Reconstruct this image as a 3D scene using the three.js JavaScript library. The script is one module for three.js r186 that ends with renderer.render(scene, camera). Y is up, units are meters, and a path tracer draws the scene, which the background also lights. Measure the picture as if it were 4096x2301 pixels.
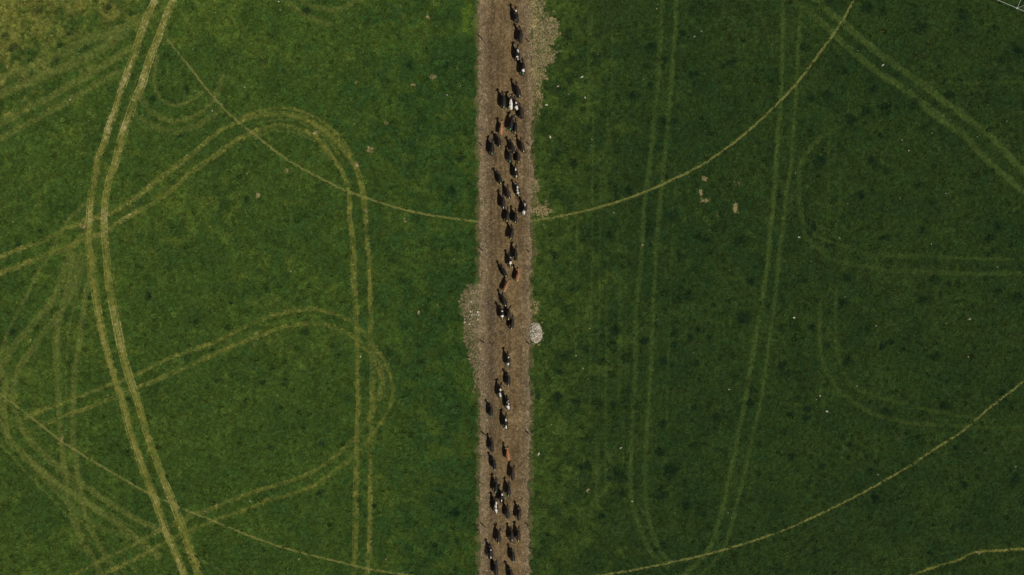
import * as THREE from 'three';
import { Sky } from 'three/addons/objects/Sky.js';
import { MarchingCubes } from 'three/addons/objects/MarchingCubes.js';
import { mergeGeometries, mergeVertices } from 'three/addons/utils/BufferGeometryUtils.js';

// ------------------------------------------------------------------ camera, sky, sun, exposure
const scene = new THREE.Scene();
const camera = new THREE.PerspectiveCamera(26.34, 1024 / 575, 1, 4000);
camera.position.set(0, 180, 0);
camera.up.set(0, 0, -1);
camera.lookAt(0, 0, 0);

const sunDir = new THREE.Vector3(0.58, 1, 0.51).normalize();   // low-right of the view, shadows run up-left
const sky = new Sky();
sky.name = 'sky';
sky.scale.setScalar(3000);
sky.userData.kind = 'structure';
sky.material.uniforms.sunPosition.value.copy(sunDir);
sky.material.uniforms.turbidity.value = 1.2;
sky.material.uniforms.rayleigh.value = 0.25;
sky.material.uniforms.mieCoefficient.value = 0.002;
scene.add(sky);
scene.environmentIntensity = 0.1;

const sun = new THREE.DirectionalLight(new THREE.Color(1, 0.95, 0.84), 5);
sun.position.copy(sunDir).multiplyScalar(200);
sun.castShadow = true;
sun.shadow.mapSize.set(4096, 4096);
sun.shadow.radius = 1;
Object.assign(sun.shadow.camera, { left: -90, right: 90, top: 70, bottom: -70, near: 1, far: 400 });
scene.add(sun, sun.target);

const renderer = new THREE.WebGLRenderer({ antialias: true });
renderer.toneMapping = THREE.LinearToneMapping;
renderer.toneMappingExposure = 0.8;
renderer.shadowMap.enabled = true;

// ------------------------------------------------------------------ helpers
let seed = 20240611;
const rnd = () => { seed = (seed + 0x6d2b79f5) | 0; let t = Math.imul(seed ^ (seed >>> 15), 1 | seed); t = (t + Math.imul(t ^ (t >>> 7), 61 | t)) ^ t; return ((t ^ (t >>> 14)) >>> 0) / 4294967296; };
const rr = (a, b) => a + (b - a) * rnd();
const clamp = (v, a = 0, b = 1) => (v < a ? a : v > b ? b : v);
const ss = (a, b, v) => { const t = clamp((v - a) / (b - a)); return t * t * (3 - 2 * t); };
const mix = (a, b, t) => a + (b - a) * t;
const taken = new Map();
function numbered(name) { const n = taken.get(name) || 0; taken.set(name, n + 1); return n ? `${name}_${String(n).padStart(3, '0')}` : name; }
function mesh(name, geometry, material, parent) {
  const m = new THREE.Mesh(geometry, material);
  m.name = name; m.castShadow = true; m.receiveShadow = true;
  parent.add(m);
  return m;
}
function tag(o, label, category, group, kind) {
  if (label) o.userData.label = label;
  if (category) o.userData.category = category;
  if (group) o.userData.group = group;
  if (kind) o.userData.kind = kind;
  return o;
}
function thing(name, label, category, group) {
  const g = new THREE.Group(); g.name = numbered(name); scene.add(g);
  return tag(g, label, category, group);
}

// tileable layered noise tables, 0..1
function noiseTable(size, cells, octaves, s0) {
  const keep = seed; seed = s0;
  const out = new Float32Array(size * size);
  let amp = 1, total = 0;
  for (let o = 0, c = cells; o < octaves; o++, c *= 2, amp *= 0.55) {
    const g = new Float32Array(c * c); for (let i = 0; i < g.length; i++) g[i] = rnd();
    const k = c / size;
    for (let y = 0; y < size; y++) {
      const fy = y * k, iy = fy | 0, ty = fy - iy, sy = ty * ty * (3 - 2 * ty), r0 = (iy % c) * c, r1 = ((iy + 1) % c) * c;
      for (let x = 0; x < size; x++) {
        const fx = x * k, ix = fx | 0, tx = fx - ix, sx = tx * tx * (3 - 2 * tx), c0 = ix % c, c1 = (ix + 1) % c;
        const a = g[r0 + c0] + (g[r0 + c1] - g[r0 + c0]) * sx, b = g[r1 + c0] + (g[r1 + c1] - g[r1 + c0]) * sx;
        out[y * size + x] += amp * (a + (b - a) * sy);
      }
    }
    total += amp;
  }
  let lo = 9, hi = -9;
  for (let i = 0; i < out.length; i++) { out[i] /= total; if (out[i] < lo) lo = out[i]; if (out[i] > hi) hi = out[i]; }
  for (let i = 0; i < out.length; i++) out[i] = (out[i] - lo) / (hi - lo);
  seed = keep;
  return out;
}
const NS = 512, NA = noiseTable(NS, 16, 5, 11), NB = noiseTable(NS, 16, 5, 77), NC = noiseTable(NS, 64, 3, 123), ND = noiseTable(NS, 128, 2, 321);
function at(T, x, z, period) {             // period = metres for one tile of the table
  let u = (x / period) % 1, v = (z / period) % 1; if (u < 0) u += 1; if (v < 0) v += 1;
  u *= NS; v *= NS;
  const i = u | 0, j = v | 0, fu = u - i, fv = v - j, i1 = (i + 1) & 511, r0 = (j & 511) * NS, r1 = ((j + 1) & 511) * NS, i0 = i & 511;
  const a = T[r0 + i0] + (T[r0 + i1] - T[r0 + i0]) * fu, b = T[r1 + i0] + (T[r1 + i1] - T[r1 + i0]) * fu;
  return a + (b - a) * fv;
}

// plan of the place: survey units of 5.823 cm, origin moved to the middle of the lane's stretch
const U = 150 / 2576, gx = (u) => (u - 1288) * U, gz = (v) => (v - 723.5) * U;
const X0 = -86, X1 = 86, Z0 = -52, Z1 = 52;

// ------------------------------------------------------------------ wheel marks and worn ground (plan data)
const CELL = 0.06, MW = Math.ceil((X1 - X0) / CELL), MH = Math.ceil((Z1 - Z0) / CELL);
const dryMask = new Float32Array(MW * MH), paleMask = new Float32Array(MW * MH), treadMask = new Float32Array(MW * MH), treadPos = new Float32Array(MW * MH), bareMask = new Float32Array(MW * MH), rankMask = new Float32Array(MW * MH);
function curve(points) {
  const v = points.map(([a, b]) => new THREE.Vector3(gx(a), 0, gz(b)));
  const c = new THREE.CatmullRomCurve3(v, false, 'centripetal');
  const n = Math.max(4, Math.ceil(c.getLength() / 0.6));
  return c.getSpacedPoints(n);
}
function bundle(mask, points, width, strength) {           // a wheel path: a faint wide band with a few firmer tyre lines in it
  const p = curve(points);
  stamp(mask, p, width, strength * 0.72, 0.2);
  const lines = width > 0.6 ? [-0.42, -0.14, 0.12, 0.4] : width > 0.45 ? [-0.3, 0.25] : [0];
  for (const o of lines) {
    const w = o * width + rr(-0.05, 0.05), ph = rr(0, 9), q = p.map((a, k) => { const b = p[Math.min(k + 1, p.length - 1)], c = p[Math.max(k - 1, 0)], dx = b.x - c.x, dz = b.z - c.z, l = Math.hypot(dx, dz) || 1, ow = w + 0.07 * Math.sin(k * 0.11 + ph); return new THREE.Vector3(a.x - dz / l * ow, 0, a.z + dx / l * ow); });
    stamp(mask, q, Math.max(0.15, width * 0.17), strength * rr(0.8, 1.1), 0.3);
  }
}
function stamp(mask, points, width, strength, hard = 0.35, along) {
  const p = points[0].isVector3 ? points : curve(points); let run = 0;
  const h = width / 2, reach = h * 1.5;
  for (let k = 0; k < p.length - 1; k++) {
    const a = p[k], b = p[k + 1], dx = b.x - a.x, dz = b.z - a.z, l2 = dx * dx + dz * dz, l = Math.sqrt(l2);
    const i0 = Math.max(0, Math.floor((Math.min(a.x, b.x) - reach - X0) / CELL)), i1 = Math.min(MW - 1, Math.ceil((Math.max(a.x, b.x) + reach - X0) / CELL));
    const j0 = Math.max(0, Math.floor((Math.min(a.z, b.z) - reach - Z0) / CELL)), j1 = Math.min(MH - 1, Math.ceil((Math.max(a.z, b.z) + reach - Z0) / CELL));
    for (let j = j0; j <= j1; j++) for (let i = i0; i <= i1; i++) {
      const x = X0 + i * CELL, z = Z0 + j * CELL, t = clamp(((x - a.x) * dx + (z - a.z) * dz) / l2);
      const d = Math.hypot(x - a.x - dx * t, z - a.z - dz * t) / h;
      const w = strength * (1 - ss(hard, 1.5, d)), q = j * MW + i;
      if (w > mask[q]) { mask[q] = w; if (along) along[q] = run + t * l; }
    }
    run += l;
  }
}
function blob(mask, u, v, ru, rv, strength, rag = 0.6, soft = 0.75) {
  const cx = gx(u), cz = gz(v), rx = ru * U, rz = rv * U, m = 1.6;
  for (let j = Math.max(0, Math.floor((cz - rz * m - Z0) / CELL)); j <= Math.min(MH - 1, Math.ceil((cz + rz * m - Z0) / CELL)); j++)
    for (let i = Math.max(0, Math.floor((cx - rx * m - X0) / CELL)); i <= Math.min(MW - 1, Math.ceil((cx + rx * m - X0) / CELL)); i++) {
      const x = X0 + i * CELL, z = Z0 + j * CELL, d = Math.hypot((x - cx) / rx, (z - cz) / rz) + rag * (at(NA, x, z, 9) - 0.5) * 2 + rag * 0.7 * (at(NC, x, z, 14) - 0.5);
      const w = strength * (1 - ss(soft, 1.15, d)), q = j * MW + i;
      if (w > mask[q]) mask[q] = w;
    }
}
function sampleMask(mask, x, z) {
  const i = Math.round((x - X0) / CELL), j = Math.round((z - Z0) / CELL);
  return i < 0 || j < 0 || i >= MW || j >= MH ? 0 : mask[j * MW + i];
}
// twin ruts of the main vehicle route on the left
bundle(dryMask, [[396, -90], [393, -15], [391, 0], [367, 52], [347, 110], [325, 170], [310, 210], [290, 275], [272, 322], [262, 360], [245, 402], [239, 444], [229, 502], [226, 549], [222, 599], [229, 649], [230, 687], [236, 722], [245, 778], [257, 840], [267, 880], [290, 955], [310, 1015], [327, 1083], [347, 1142], [372, 1210], [392, 1265], [415, 1330], [435, 1380], [462, 1445], [495, 1530]], 1.2, 1.12);
bundle(dryMask, [[441, -90], [438, -15], [435, 0], [422, 30], [400, 87], [375, 150], [355, 215], [332, 270], [317, 317], [302, 360], [290, 412], [275, 449], [267, 492], [261, 542], [262, 587], [266, 637], [270, 687], [274, 723], [285, 778], [297, 838], [310, 898], [327, 955], [345, 1005], [367, 1085], [390, 1152], [412, 1210], [440, 1280], [460, 1335], [475, 1377], [500, 1445], [533, 1530]], 1.2, 1.12);
const pair = (list, w, s) => { for (const p of list) bundle(dryMask, p, w, s); };
// upper turning loop
pair([[[-60, 668], [0, 647], [62, 622], [107, 607], [160, 582], [215, 557], [287, 534], [327, 507], [375, 472], [410, 442], [450, 414], [487, 384], [550, 332], [600, 307], [644, 294], [706, 288], [756, 296], [794, 315], [831, 342], [855, 366], [874, 389], [893, 419], [904, 447], [914, 482], [919, 527], [921, 574], [924, 612], [929, 662], [930, 722], [931, 786], [931, 836], [935, 898], [938, 948], [936, 998], [933, 1085], [931, 1185], [930, 1260], [929, 1335], [926, 1445], [925, 1540]],
  [[-60, 710], [0, 687], [75, 659], [125, 639], [175, 619], [222, 599], [270, 582], [295, 562], [337, 537], [387, 509], [450, 462], [475, 437], [512, 412], [550, 384], [582, 362], [612, 345], [644, 331], [694, 317], [731, 318], [764, 329], [794, 342], [816, 367], [839, 399], [859, 427], [871, 457], [879, 487], [880, 537], [884, 574], [889, 612], [890, 662], [892, 722], [895, 773], [898, 836], [899, 898], [900, 948], [901, 1010], [898, 1085], [897, 1160], [896, 1260], [894, 1360], [891, 1445], [889, 1540]]], 0.85, 0.8);
pair([[[600, 296], [650, 279], [694, 272], [744, 276], [800, 300], [850, 340], [882, 385], [900, 425]]], 0.55, 0.7);
// lower turning loop
pair([[[25, 1073], [82, 1043], [140, 1020], [200, 998], [270, 970], [350, 940], [412, 908], [475, 885], [537, 863], [595, 833], [644, 810], [706, 788], [769, 778], [819, 783], [856, 795], [894, 815], [919, 840], [944, 873], [969, 913], [983, 948], [988, 985], [976, 1035], [951, 1073], [926, 1110], [906, 1132], [884, 1152], [849, 1180], [794, 1220], [731, 1245], [669, 1260], [644, 1271], [550, 1305], [487, 1330], [455, 1345], [387, 1382], [325, 1415], [250, 1450], [200, 1480]],
  [[60, 1090], [100, 1073], [150, 1050], [190, 1037], [225, 1026], [287, 1000], [342, 978], [400, 955], [462, 928], [525, 898], [587, 870], [644, 848], [706, 825], [769, 815], [819, 818], [856, 830], [894, 853], [919, 878], [939, 903], [954, 935], [959, 962], [954, 993], [939, 1035], [915, 1075], [894, 1100], [879, 1117], [856, 1137], [819, 1167], [769, 1195], [706, 1217], [644, 1235], [587, 1257], [520, 1285], [487, 1294], [405, 1335], [382, 1347], [307, 1385], [262, 1407], [187, 1445], [120, 1480]]], 0.75, 0.7);
pair([[[944, 890], [962, 920], [974, 960], [972, 1000]], [[950, 880], [976, 925], [990, 965], [992, 1005]]], 0.4, 0.55);
pair([[[330, 262], [300, 330], [284, 400], [266, 455], [252, 520], [240, 600], [244, 680], [252, 760]], [[300, 250], [280, 320], [258, 390], [248, 460], [243, 530], [236, 590]], [[350, 180], [330, 240], [306, 300], [296, 350], [284, 420], [278, 470]], [[268, 500], [272, 560], [280, 640], [292, 720], [304, 790]]], 0.35, 0.5);
// light bruised grass, fanning lines on the left
for (const [p, w, s] of [
  [[[-50, 222], [0, 200], [125, 147], [225, 100], [337, 62], [385, 30]], 1.3, 0.75], [[[-50, 258], [0, 237], [100, 195], [225, 140], [312, 82]], 1.2, 0.75],
  [[[-50, 336], [0, 310], [125, 245], [250, 172], [345, 110]], 1.0, 0.7], [[[-50, 378], [0, 350], [125, 282], [225, 225], [300, 180]], 0.9, 0.65],
  [[[397, 140], [390, 175], [390, 220], [405, 250], [437, 265], [475, 255], [510, 232]], 0.6, 0.7], [[[350, 237], [375, 275], [412, 300], [450, 305], [500, 285], [537, 250], [560, 190]], 0.8, 0.6],
  [[[340, 290], [362, 305], [412, 327], [462, 328], [525, 300], [560, 270]], 0.9, 0.45], [[[740, -20], [761, 0], [784, 15], [831, 24], [881, 12], [905, -20]], 0.7, 0.6], [[[700, -20], [719, 0], [749, 27], [794, 50], [830, 62]], 0.9, 0.5],
  [[[217, 512], [175, 549], [137, 617], [105, 672], [77, 722], [50, 778], [22, 830], [7, 873], [-20, 940]], 0.6, 0.7], [[[210, 587], [185, 622], [160, 680], [140, 738], [75, 823], [37, 868], [5, 918], [-20, 980]], 1.0, 0.65],
  [[[205, 640], [187, 723], [160, 773], [112, 835], [75, 885], [47, 923], [35, 963], [32, 1005], [50, 1063], [70, 1100], [112, 1145], [162, 1185], [212, 1220], [275, 1265], [350, 1310], [400, 1332]], 0.85, 0.75],
  [[[-10, 905], [5, 940], [15, 968], [8, 1030], [20, 1100], [62, 1147], [112, 1192], [162, 1227], [212, 1260], [275, 1302], [312, 1330], [350, 1360], [400, 1400]], 1.0, 0.95],
  [[[-40, 1040], [5, 1085], [60, 1150], [130, 1215], [200, 1290], [260, 1330], [370, 1360]], 0.8, 0.5],
  [[[190, 640], [165, 740], [145, 823], [141, 898], [144, 948], [147, 998], [150, 1048], [151, 1085], [157, 1135], [162, 1185], [170, 1255], [185, 1305], [205, 1360], [235, 1407], [258, 1460], [280, 1520]], 0.8, 0.85],
  [[[226, 690], [217, 735], [205, 823], [195, 885], [186, 948], [184, 1010], [184, 1083], [187, 1135], [197, 1197], [207, 1260], [220, 1310], [240, 1357], [270, 1405], [298, 1460], [320, 1520]], 0.8, 0.85],
  [[[-30, 1090], [0, 1117], [75, 1197], [162, 1290], [200, 1335], [250, 1385], [325, 1450]], 0.28, 0.75], [[[100, 1200], [150, 1250], [190, 1295], [237, 1345], [300, 1395], [345, 1440]], 0.28, 0.7], [[[440, 1370], [500, 1405], [560, 1440], [600, 1480]], 0.35, 0.5],
  // right pasture
  [[[1960, -40], [2002, 0], [2044, 37], [2087, 75], [2132, 120], [2169, 150], [2214, 187], [2257, 212], [2294, 240], [2382, 312], [2427, 342], [2457, 377], [2507, 424], [2544, 457], [2576, 482], [2640, 530]], 1.3, 0.85],
  [[[2010, -40], [2057, 0], [2094, 37], [2127, 60], [2157, 90], [2202, 125], [2244, 157], [2282, 187], [2314, 210], [2369, 250], [2419, 287], [2469, 325], [2512, 360], [2532, 384], [2576, 429], [2640, 490]], 1.3, 0.9],
  [[[1970, -60], [1969, 0], [1968, 125], [1964, 250], [1958, 325], [1956, 362], [1952, 412], [1947, 487], [1939, 562], [1934, 624], [1918, 760], [1903, 835], [1888, 923], [1873, 1010], [1858, 1083], [1850, 1130], [1835, 1197], [1820, 1272], [1803, 1330], [1785, 1380], [1755, 1417], [1715, 1450], [1680, 1490]], 0.95, 0.85],
  [[[2015, 20], [2007, 150], [2003, 250], [1996, 330], [1990, 412], [1979, 475], [1974, 537], [1964, 612], [1947, 773], [1935, 868], [1913, 1010], [1893, 1097], [1880, 1160], [1865, 1220], [1853, 1272], [1838, 1335], [1825, 1372], [1803, 1407], [1763, 1446], [1725, 1490]], 0.8, 0.75],
  [[[2110, 320], [2050, 360], [2012, 420], [2009, 462], [2014, 524], [2032, 600], [2082, 644], [2127, 662], [2182, 672], [2282, 682], [2432, 688], [2600, 690]], 1.0, 0.42], [[[2016, 540], [2050, 590], [2132, 622], [2182, 640], [2282, 642], [2432, 650], [2576, 652], [2640, 652]], 0.8, 0.5],
  [[[1668, -40], [1663, 75], [1658, 175], [1650, 250], [1635, 399], [1620, 525], [1615, 637], [1604, 748], [1600, 798], [1598, 923], [1595, 973], [1590, 1048], [1588, 1147], [1587, 1210], [1590, 1260], [1613, 1335], [1643, 1397], [1680, 1430]], 0.9, 0.62],
  [[[1702, -40], [1698, 75], [1693, 150], [1688, 225], [1680, 325], [1670, 412], [1658, 537], [1650, 612], [1645, 748], [1640, 848], [1638, 923], [1633, 998], [1625, 1135], [1623, 1235], [1633, 1310], [1650, 1365], [1670, 1397], [1695, 1418]], 0.9, 0.66],
  [[[1483, 40], [1483, 150], [1483, 275]], 1.1, 0.45], [[[1532, 300], [1525, 387], [1520, 500]], 1.0, 0.35], [[[1562, 700], [1560, 850], [1558, 1000]], 0.9, 0.35], [[[1503, 1090], [1503, 1260]], 1.0, 0.4],
  [[[2062, 760], [2062, 785], [2067, 898], [2094, 960], [2144, 1010], [2207, 1043], [2282, 1063], [2407, 1072], [2576, 1080]], 0.9, 0.45], [[[2104, 720], [2102, 773], [2107, 885], [2127, 943], [2149, 973], [2207, 998], [2357, 1035], [2500, 1060]], 0.8, 0.45],
  [[[2084, 362], [2084, 540]], 0.9, 0.4], [[[2114, 430], [2114, 540]], 0.7, 0.35], [[[2320, 205], [2450, 208], [2600, 207]], 0.7, 0.3], [[[2157, 1422], [2282, 1405], [2407, 1387]], 0.3, 0.6], [[[2330, 1460], [2450, 1425], [2600, 1400]], 0.8, 0.3],
  [[[1455, 380], [1452, 600], [1450, 900]], 0.5, 0.4], [[[1492, 280], [1490, 620], [1486, 900], [1484, 1080]], 0.45, 0.5], [[[1512, 420], [1508, 700], [1505, 1000]], 0.4, 0.45], [[[1528, 640], [1525, 900], [1522, 1250]], 0.4, 0.42], [[[1540, 60], [1536, 380]], 0.4, 0.35], [[[1575, 620], [1572, 1000], [1566, 1180]], 0.4, 0.4], [[[1700, 420], [1690, 640], [1682, 900], [1676, 1080]], 0.4, 0.35], [[[1420, 1020], [1418, 1300]], 0.5, 0.3],
  [[[640, 312], [700, 301], [750, 306], [790, 326], [826, 352], [850, 385], [868, 420]], 0.3, 0.6], [[[640, 345], [700, 330], [735, 331], [766, 342], [800, 362], [830, 402]], 0.3, 0.6], [[[870, 380], [893, 428], [906, 470], [912, 530]], 0.3, 0.6], [[[894, 826], [930, 862], [952, 905], [966, 950], [966, 1000]], 0.3, 0.6], [[[200, 600], [150, 720], [118, 800], [92, 880], [70, 960]], 0.3, 0.55], [[[232, 610], [205, 700], [180, 800], [168, 900], [166, 1000]], 0.3, 0.55], [[[120, 1160], [200, 1240], [270, 1290], [340, 1330]], 0.3, 0.6],
]) bundle(paleMask, p, p[0][0] > 1300 ? w * 0.68 : w, p[0][0] > 1300 ? Math.min(1, s * 1.15) : s);
stamp(dryMask, [[2230, 1475], [2302, 1445], [2357, 1425], [2407, 1410], [2457, 1389], [2507, 1386], [2576, 1381], [2650, 1376]], 0.5, 0.75);
// crisp lugged lines left by the irrigator's wheels
stamp(treadMask, [[422, 100], [475, 167], [525, 230], [575, 285], [644, 342], [726, 404], [794, 442], [869, 479], [919, 497], [969, 514], [1044, 534], [1119, 547], [1194, 557], [1219, 559]], 0.33, 1, 0.75, treadPos);
stamp(treadMask, [[1332, 556], [1388, 548], [1463, 533], [1538, 513], [1613, 487], [1688, 454], [1763, 417], [1843, 362], [1888, 325], [1932, 285], [1989, 227], [2032, 175], [2072, 120], [2107, 72], [2149, 0], [2190, -80]], 0.35, 1, 0.75, treadPos);
stamp(treadMask, [[-90, 915], [0, 990], [62, 1038], [120, 1083], [150, 1107], [225, 1155], [300, 1200], [375, 1242], [437, 1270], [500, 1297], [575, 1327], [644, 1355], [744, 1387], [844, 1412], [919, 1430], [1019, 1446], [1130, 1462], [1215, 1468]], 0.31, 1, 0.75, treadPos);
stamp(treadMask, [[1330, 1466], [1430, 1458], [1525, 1446], [1613, 1431], [1688, 1415], [1763, 1399], [1850, 1375], [1932, 1349], [2039, 1305], [2132, 1260], [2207, 1220], [2282, 1177], [2357, 1127], [2422, 1085], [2494, 1023], [2576, 960], [2660, 890]], 0.31, 1, 0.75, treadPos);
// bare tan ground: verges and small scuffs
for (const b of [[1345, 30, 26, 40, 1], [1368, 80, 36, 46, 1], [1360, 135, 36, 36, 1], [1352, 185, 24, 30, 0.9], [1350, 240, 14, 60, 0.55], [1348, 470, 12, 16, 0.8], [1350, 500, 8, 14, 0.6], [1360, 528, 26, 20, 0.9], [1336, 650, 8, 30, 0.5],
  [1190, 735, 24, 22, 0.9], [1184, 770, 26, 40, 0.85], [1186, 830, 22, 45, 1], [1194, 885, 16, 40, 0.85], [1198, 940, 9, 50, 0.7], [1344, 775, 14, 22, 0.6], [1347, 838, 20, 30, 0.8], [1338, 1110, 5, 60, 0.4],
  [1076, 42, 5, 7, 0.9], [1089, 194, 10, 6, 0.95], [896, 206, 5, 6, 0.8], [1039, 215, 5, 5, 0.8], [795, 334, 6, 5, 0.8], [931, 380, 8, 9, 0.7], [898, 415, 5, 5, 0.9], [648, 491, 5, 8, 0.8], [721, 429, 6, 5, 0.6], [920, 531, 5, 6, 0.9], [1019, 554, 5, 5, 0.7], [972, 312, 5, 8, 0.6],
  [780, 774, 5, 4, 0.8], [1101, 768, 3, 9, 0.7], [1053, 788, 3, 6, 0.8], [981, 902, 4, 5, 0.7], [1773, 450, 9, 6, 0.85], [1765, 484, 6, 12, 0.8], [1775, 504, 13, 6, 0.8], [1850, 522, 7, 16, 0.85], [1858, 465, 6, 5, 0.6], [1805, 540, 5, 7, 0.5], [1617, 617, 4, 4, 0.7], [262, 540, 9, 12, 0.7], [206, 570, 7, 7, 0.7], [262, 583, 8, 8, 0.55], [520, 1287, 6, 3, 0.8], [545, 1270, 4, 4, 0.7], [155, 1107, 6, 5, 0.6], [208, 1262, 6, 6, 0.6], [1478, 1234, 5, 6, 0.6], [2460, 1389, 6, 4, 0.7], [2535, 1384, 5, 4, 0.8], [648, 850, 30, 18, 0.25], [410, 930, 8, 4, 0.3], [1008, 15, 4, 4, 0.5], [1100, 65, 4, 4, 0.5]]) blob(bareMask, ...b);
// rank dark clumps where the herd will not graze
for (const [u, v, r] of [[140, 150, 8], [178, 78, 12], [78, 152, 8], [94, 30, 14], [330, 37, 8], [270, 20, 12], [268, 60, 9], [545, 220, 12], [470, 228, 10], [388, 250, 8], [35, 120, 12], [10, 90, 12], [150, 115, 10], [1126, 165, 10], [1030, 165, 12], [770, 30, 12], [664, 152, 12], [1160, 400, 10], [1135, 480, 12], [372, 745, 10], [490, 812, 10], [465, 900, 12], [390, 805, 9], [575, 825, 9], [225, 745, 10], [215, 815, 12], [764, 835, 12], [720, 960, 12], [663, 960, 9], [1145, 1290, 12], [805, 1240, 10],
  [2183, 20, 14], [2222, 28, 14], [2320, 75, 12], [2408, 75, 10], [2424, 40, 16], [2560, 130, 12], [2365, 170, 10], [2522, 150, 12], [2195, 225, 11], [2260, 185, 9], [2224, 275, 16], [2178, 282, 14], [2082, 235, 11], [2040, 250, 10], [2390, 235, 14], [2350, 262, 9], [2300, 258, 14], [2025, 118, 12], [2128, 182, 9], [2140, 300, 14], [2215, 165, 9], [2060, 405, 18], [2190, 408, 12], [2203, 418, 10], [2228, 432, 11], [2165, 490, 14], [2037, 572, 16], [2097, 615, 10], [2222, 600, 12], [2318, 582, 14], [2352, 700, 14], [2310, 470, 12], [2510, 570, 14], [2490, 600, 11], [2015, 708, 10], [2130, 700, 14],
  [1636, 215, 10], [1640, 120, 16], [1594, 240, 14], [1670, 150, 10], [1705, 268, 12], [1740, 190, 12], [1818, 165, 9], [1840, 160, 14], [1750, 185, 9], [1672, 305, 10], [1695, 310, 9], [1585, 480, 14], [1553, 480, 10], [1632, 585, 12], [1535, 595, 12], [1690, 545, 18], [1862, 605, 14], [1715, 645, 11], [1780, 605, 8], [1445, 410, 12], [1385, 590, 12], [1395, 640, 9], [1648, 565, 10], [1890, 710, 12], [1940, 465, 10], [1958, 495, 9],
  [1548, 830, 12], [1542, 862, 10], [1543, 882, 8], [1515, 848, 8], [1578, 900, 14], [1622, 858, 11], [1648, 815, 12], [1695, 843, 8], [1740, 850, 10], [1755, 830, 10], [1697, 868, 9], [1668, 905, 11], [1750, 915, 12], [1480, 880, 9], [1518, 905, 9], [1428, 892, 14], [1406, 937, 9], [1574, 985, 11], [1572, 1008, 9], [1543, 1020, 10], [1508, 1020, 8], [1405, 1000, 12], [1350, 995, 14], [1870, 800, 18], [1880, 965, 12], [1895, 980, 10], [1887, 1015, 12], [1850, 945, 9], [1730, 745, 12], [1705, 748, 12], [1800, 1050, 12], [1670, 1065, 12], [1475, 1170, 20], [1555, 1190, 22], [1690, 1185, 22], [1665, 1245, 16], [1515, 1300, 12], [1560, 1240, 14], [1725, 1272, 14], [1660, 1140, 14], [1540, 1205, 10],
  [1998, 820, 11], [2040, 822, 12], [1966, 830, 10], [2082, 873, 9], [2132, 910, 10], [2355, 898, 14], [2240, 860, 10], [2218, 872, 9], [2185, 832, 8], [2120, 760, 10], [2320, 750, 14], [2030, 770, 10], [2055, 755, 9], [2228, 1035, 11], [2375, 1020, 12], [1980, 945, 14], [1962, 925, 10], [2032, 1030, 12], [1985, 1045, 10], [2025, 1050, 10], [2560, 750, 14], [2120, 1100, 8], [2138, 1120, 8], [2112, 1125, 9], [2205, 1255, 11], [2425, 1220, 10], [2555, 1205, 12], [2065, 1175, 8], [1990, 1150, 12], [2190, 1185, 10]]) blob(rankMask, u, v, r * 1.05, r, rr(0.65, 1), 0.75, 0.3);
for (let k = 0; k < 300; k++) { const u = k % 4 ? rr(1400, 2640) : rr(-40, 1160), r = rr(3.5, 9); blob(rankMask, u, rr(-60, 1500), r, r * rr(0.8, 1.2), rr(0.4, 0.95), 0.75, 0.3); }

// ------------------------------------------------------------------ lane plan
const LEFT = [[-80, 1202], [0, 1203], [60, 1200], [120, 1204], [220, 1204], [320, 1204], [450, 1206], [560, 1206], [640, 1208], [700, 1205], [770, 1203], [850, 1203], [930, 1206], [1000, 1207], [1100, 1208], [1250, 1207], [1447, 1208], [1530, 1208]];
const RIGHT = [[-80, 1332], [0, 1332], [120, 1335], [260, 1340], [400, 1338], [520, 1337], [640, 1338], [700, 1334], [780, 1334], [880, 1334], [960, 1333], [1100, 1332], [1250, 1331], [1447, 1329], [1530, 1329]];
function edgeAt(E, v) { for (let k = 0; k < E.length - 1; k++) if (v <= E[k + 1][0]) { const t = ss(0, 1, (v - E[k][0]) / (E[k + 1][0] - E[k][0])); return mix(E[k][1], E[k + 1][1], t); } return E[E.length - 1][1]; }
const laneL = (z) => -0.16 + gx(edgeAt(LEFT, z / U + 723.5)) + (at(NA, 3.3, z, 11) - 0.5) * 0.55 + (at(NC, 9.1, z, 9) - 0.5) * 0.26;
const laneR = (z) => 0.16 + gx(edgeAt(RIGHT, z / U + 723.5)) + (at(NA, 23.3, z, 11) - 0.5) * 0.6 + (at(NC, 19.1, z, 9) - 0.5) * 0.26;
const laneY = (x, z) => 0.05 + 0.016 * (at(NA, x, z, 8) - 0.5) + 0.022 * (at(NC, x, z, 6) - 0.5) - 0.035 * Math.exp(-(((x + 3.35) / 0.28) ** 2)) - 0.03 * Math.exp(-(((x - 1.95) / 0.35) ** 2));

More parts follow.
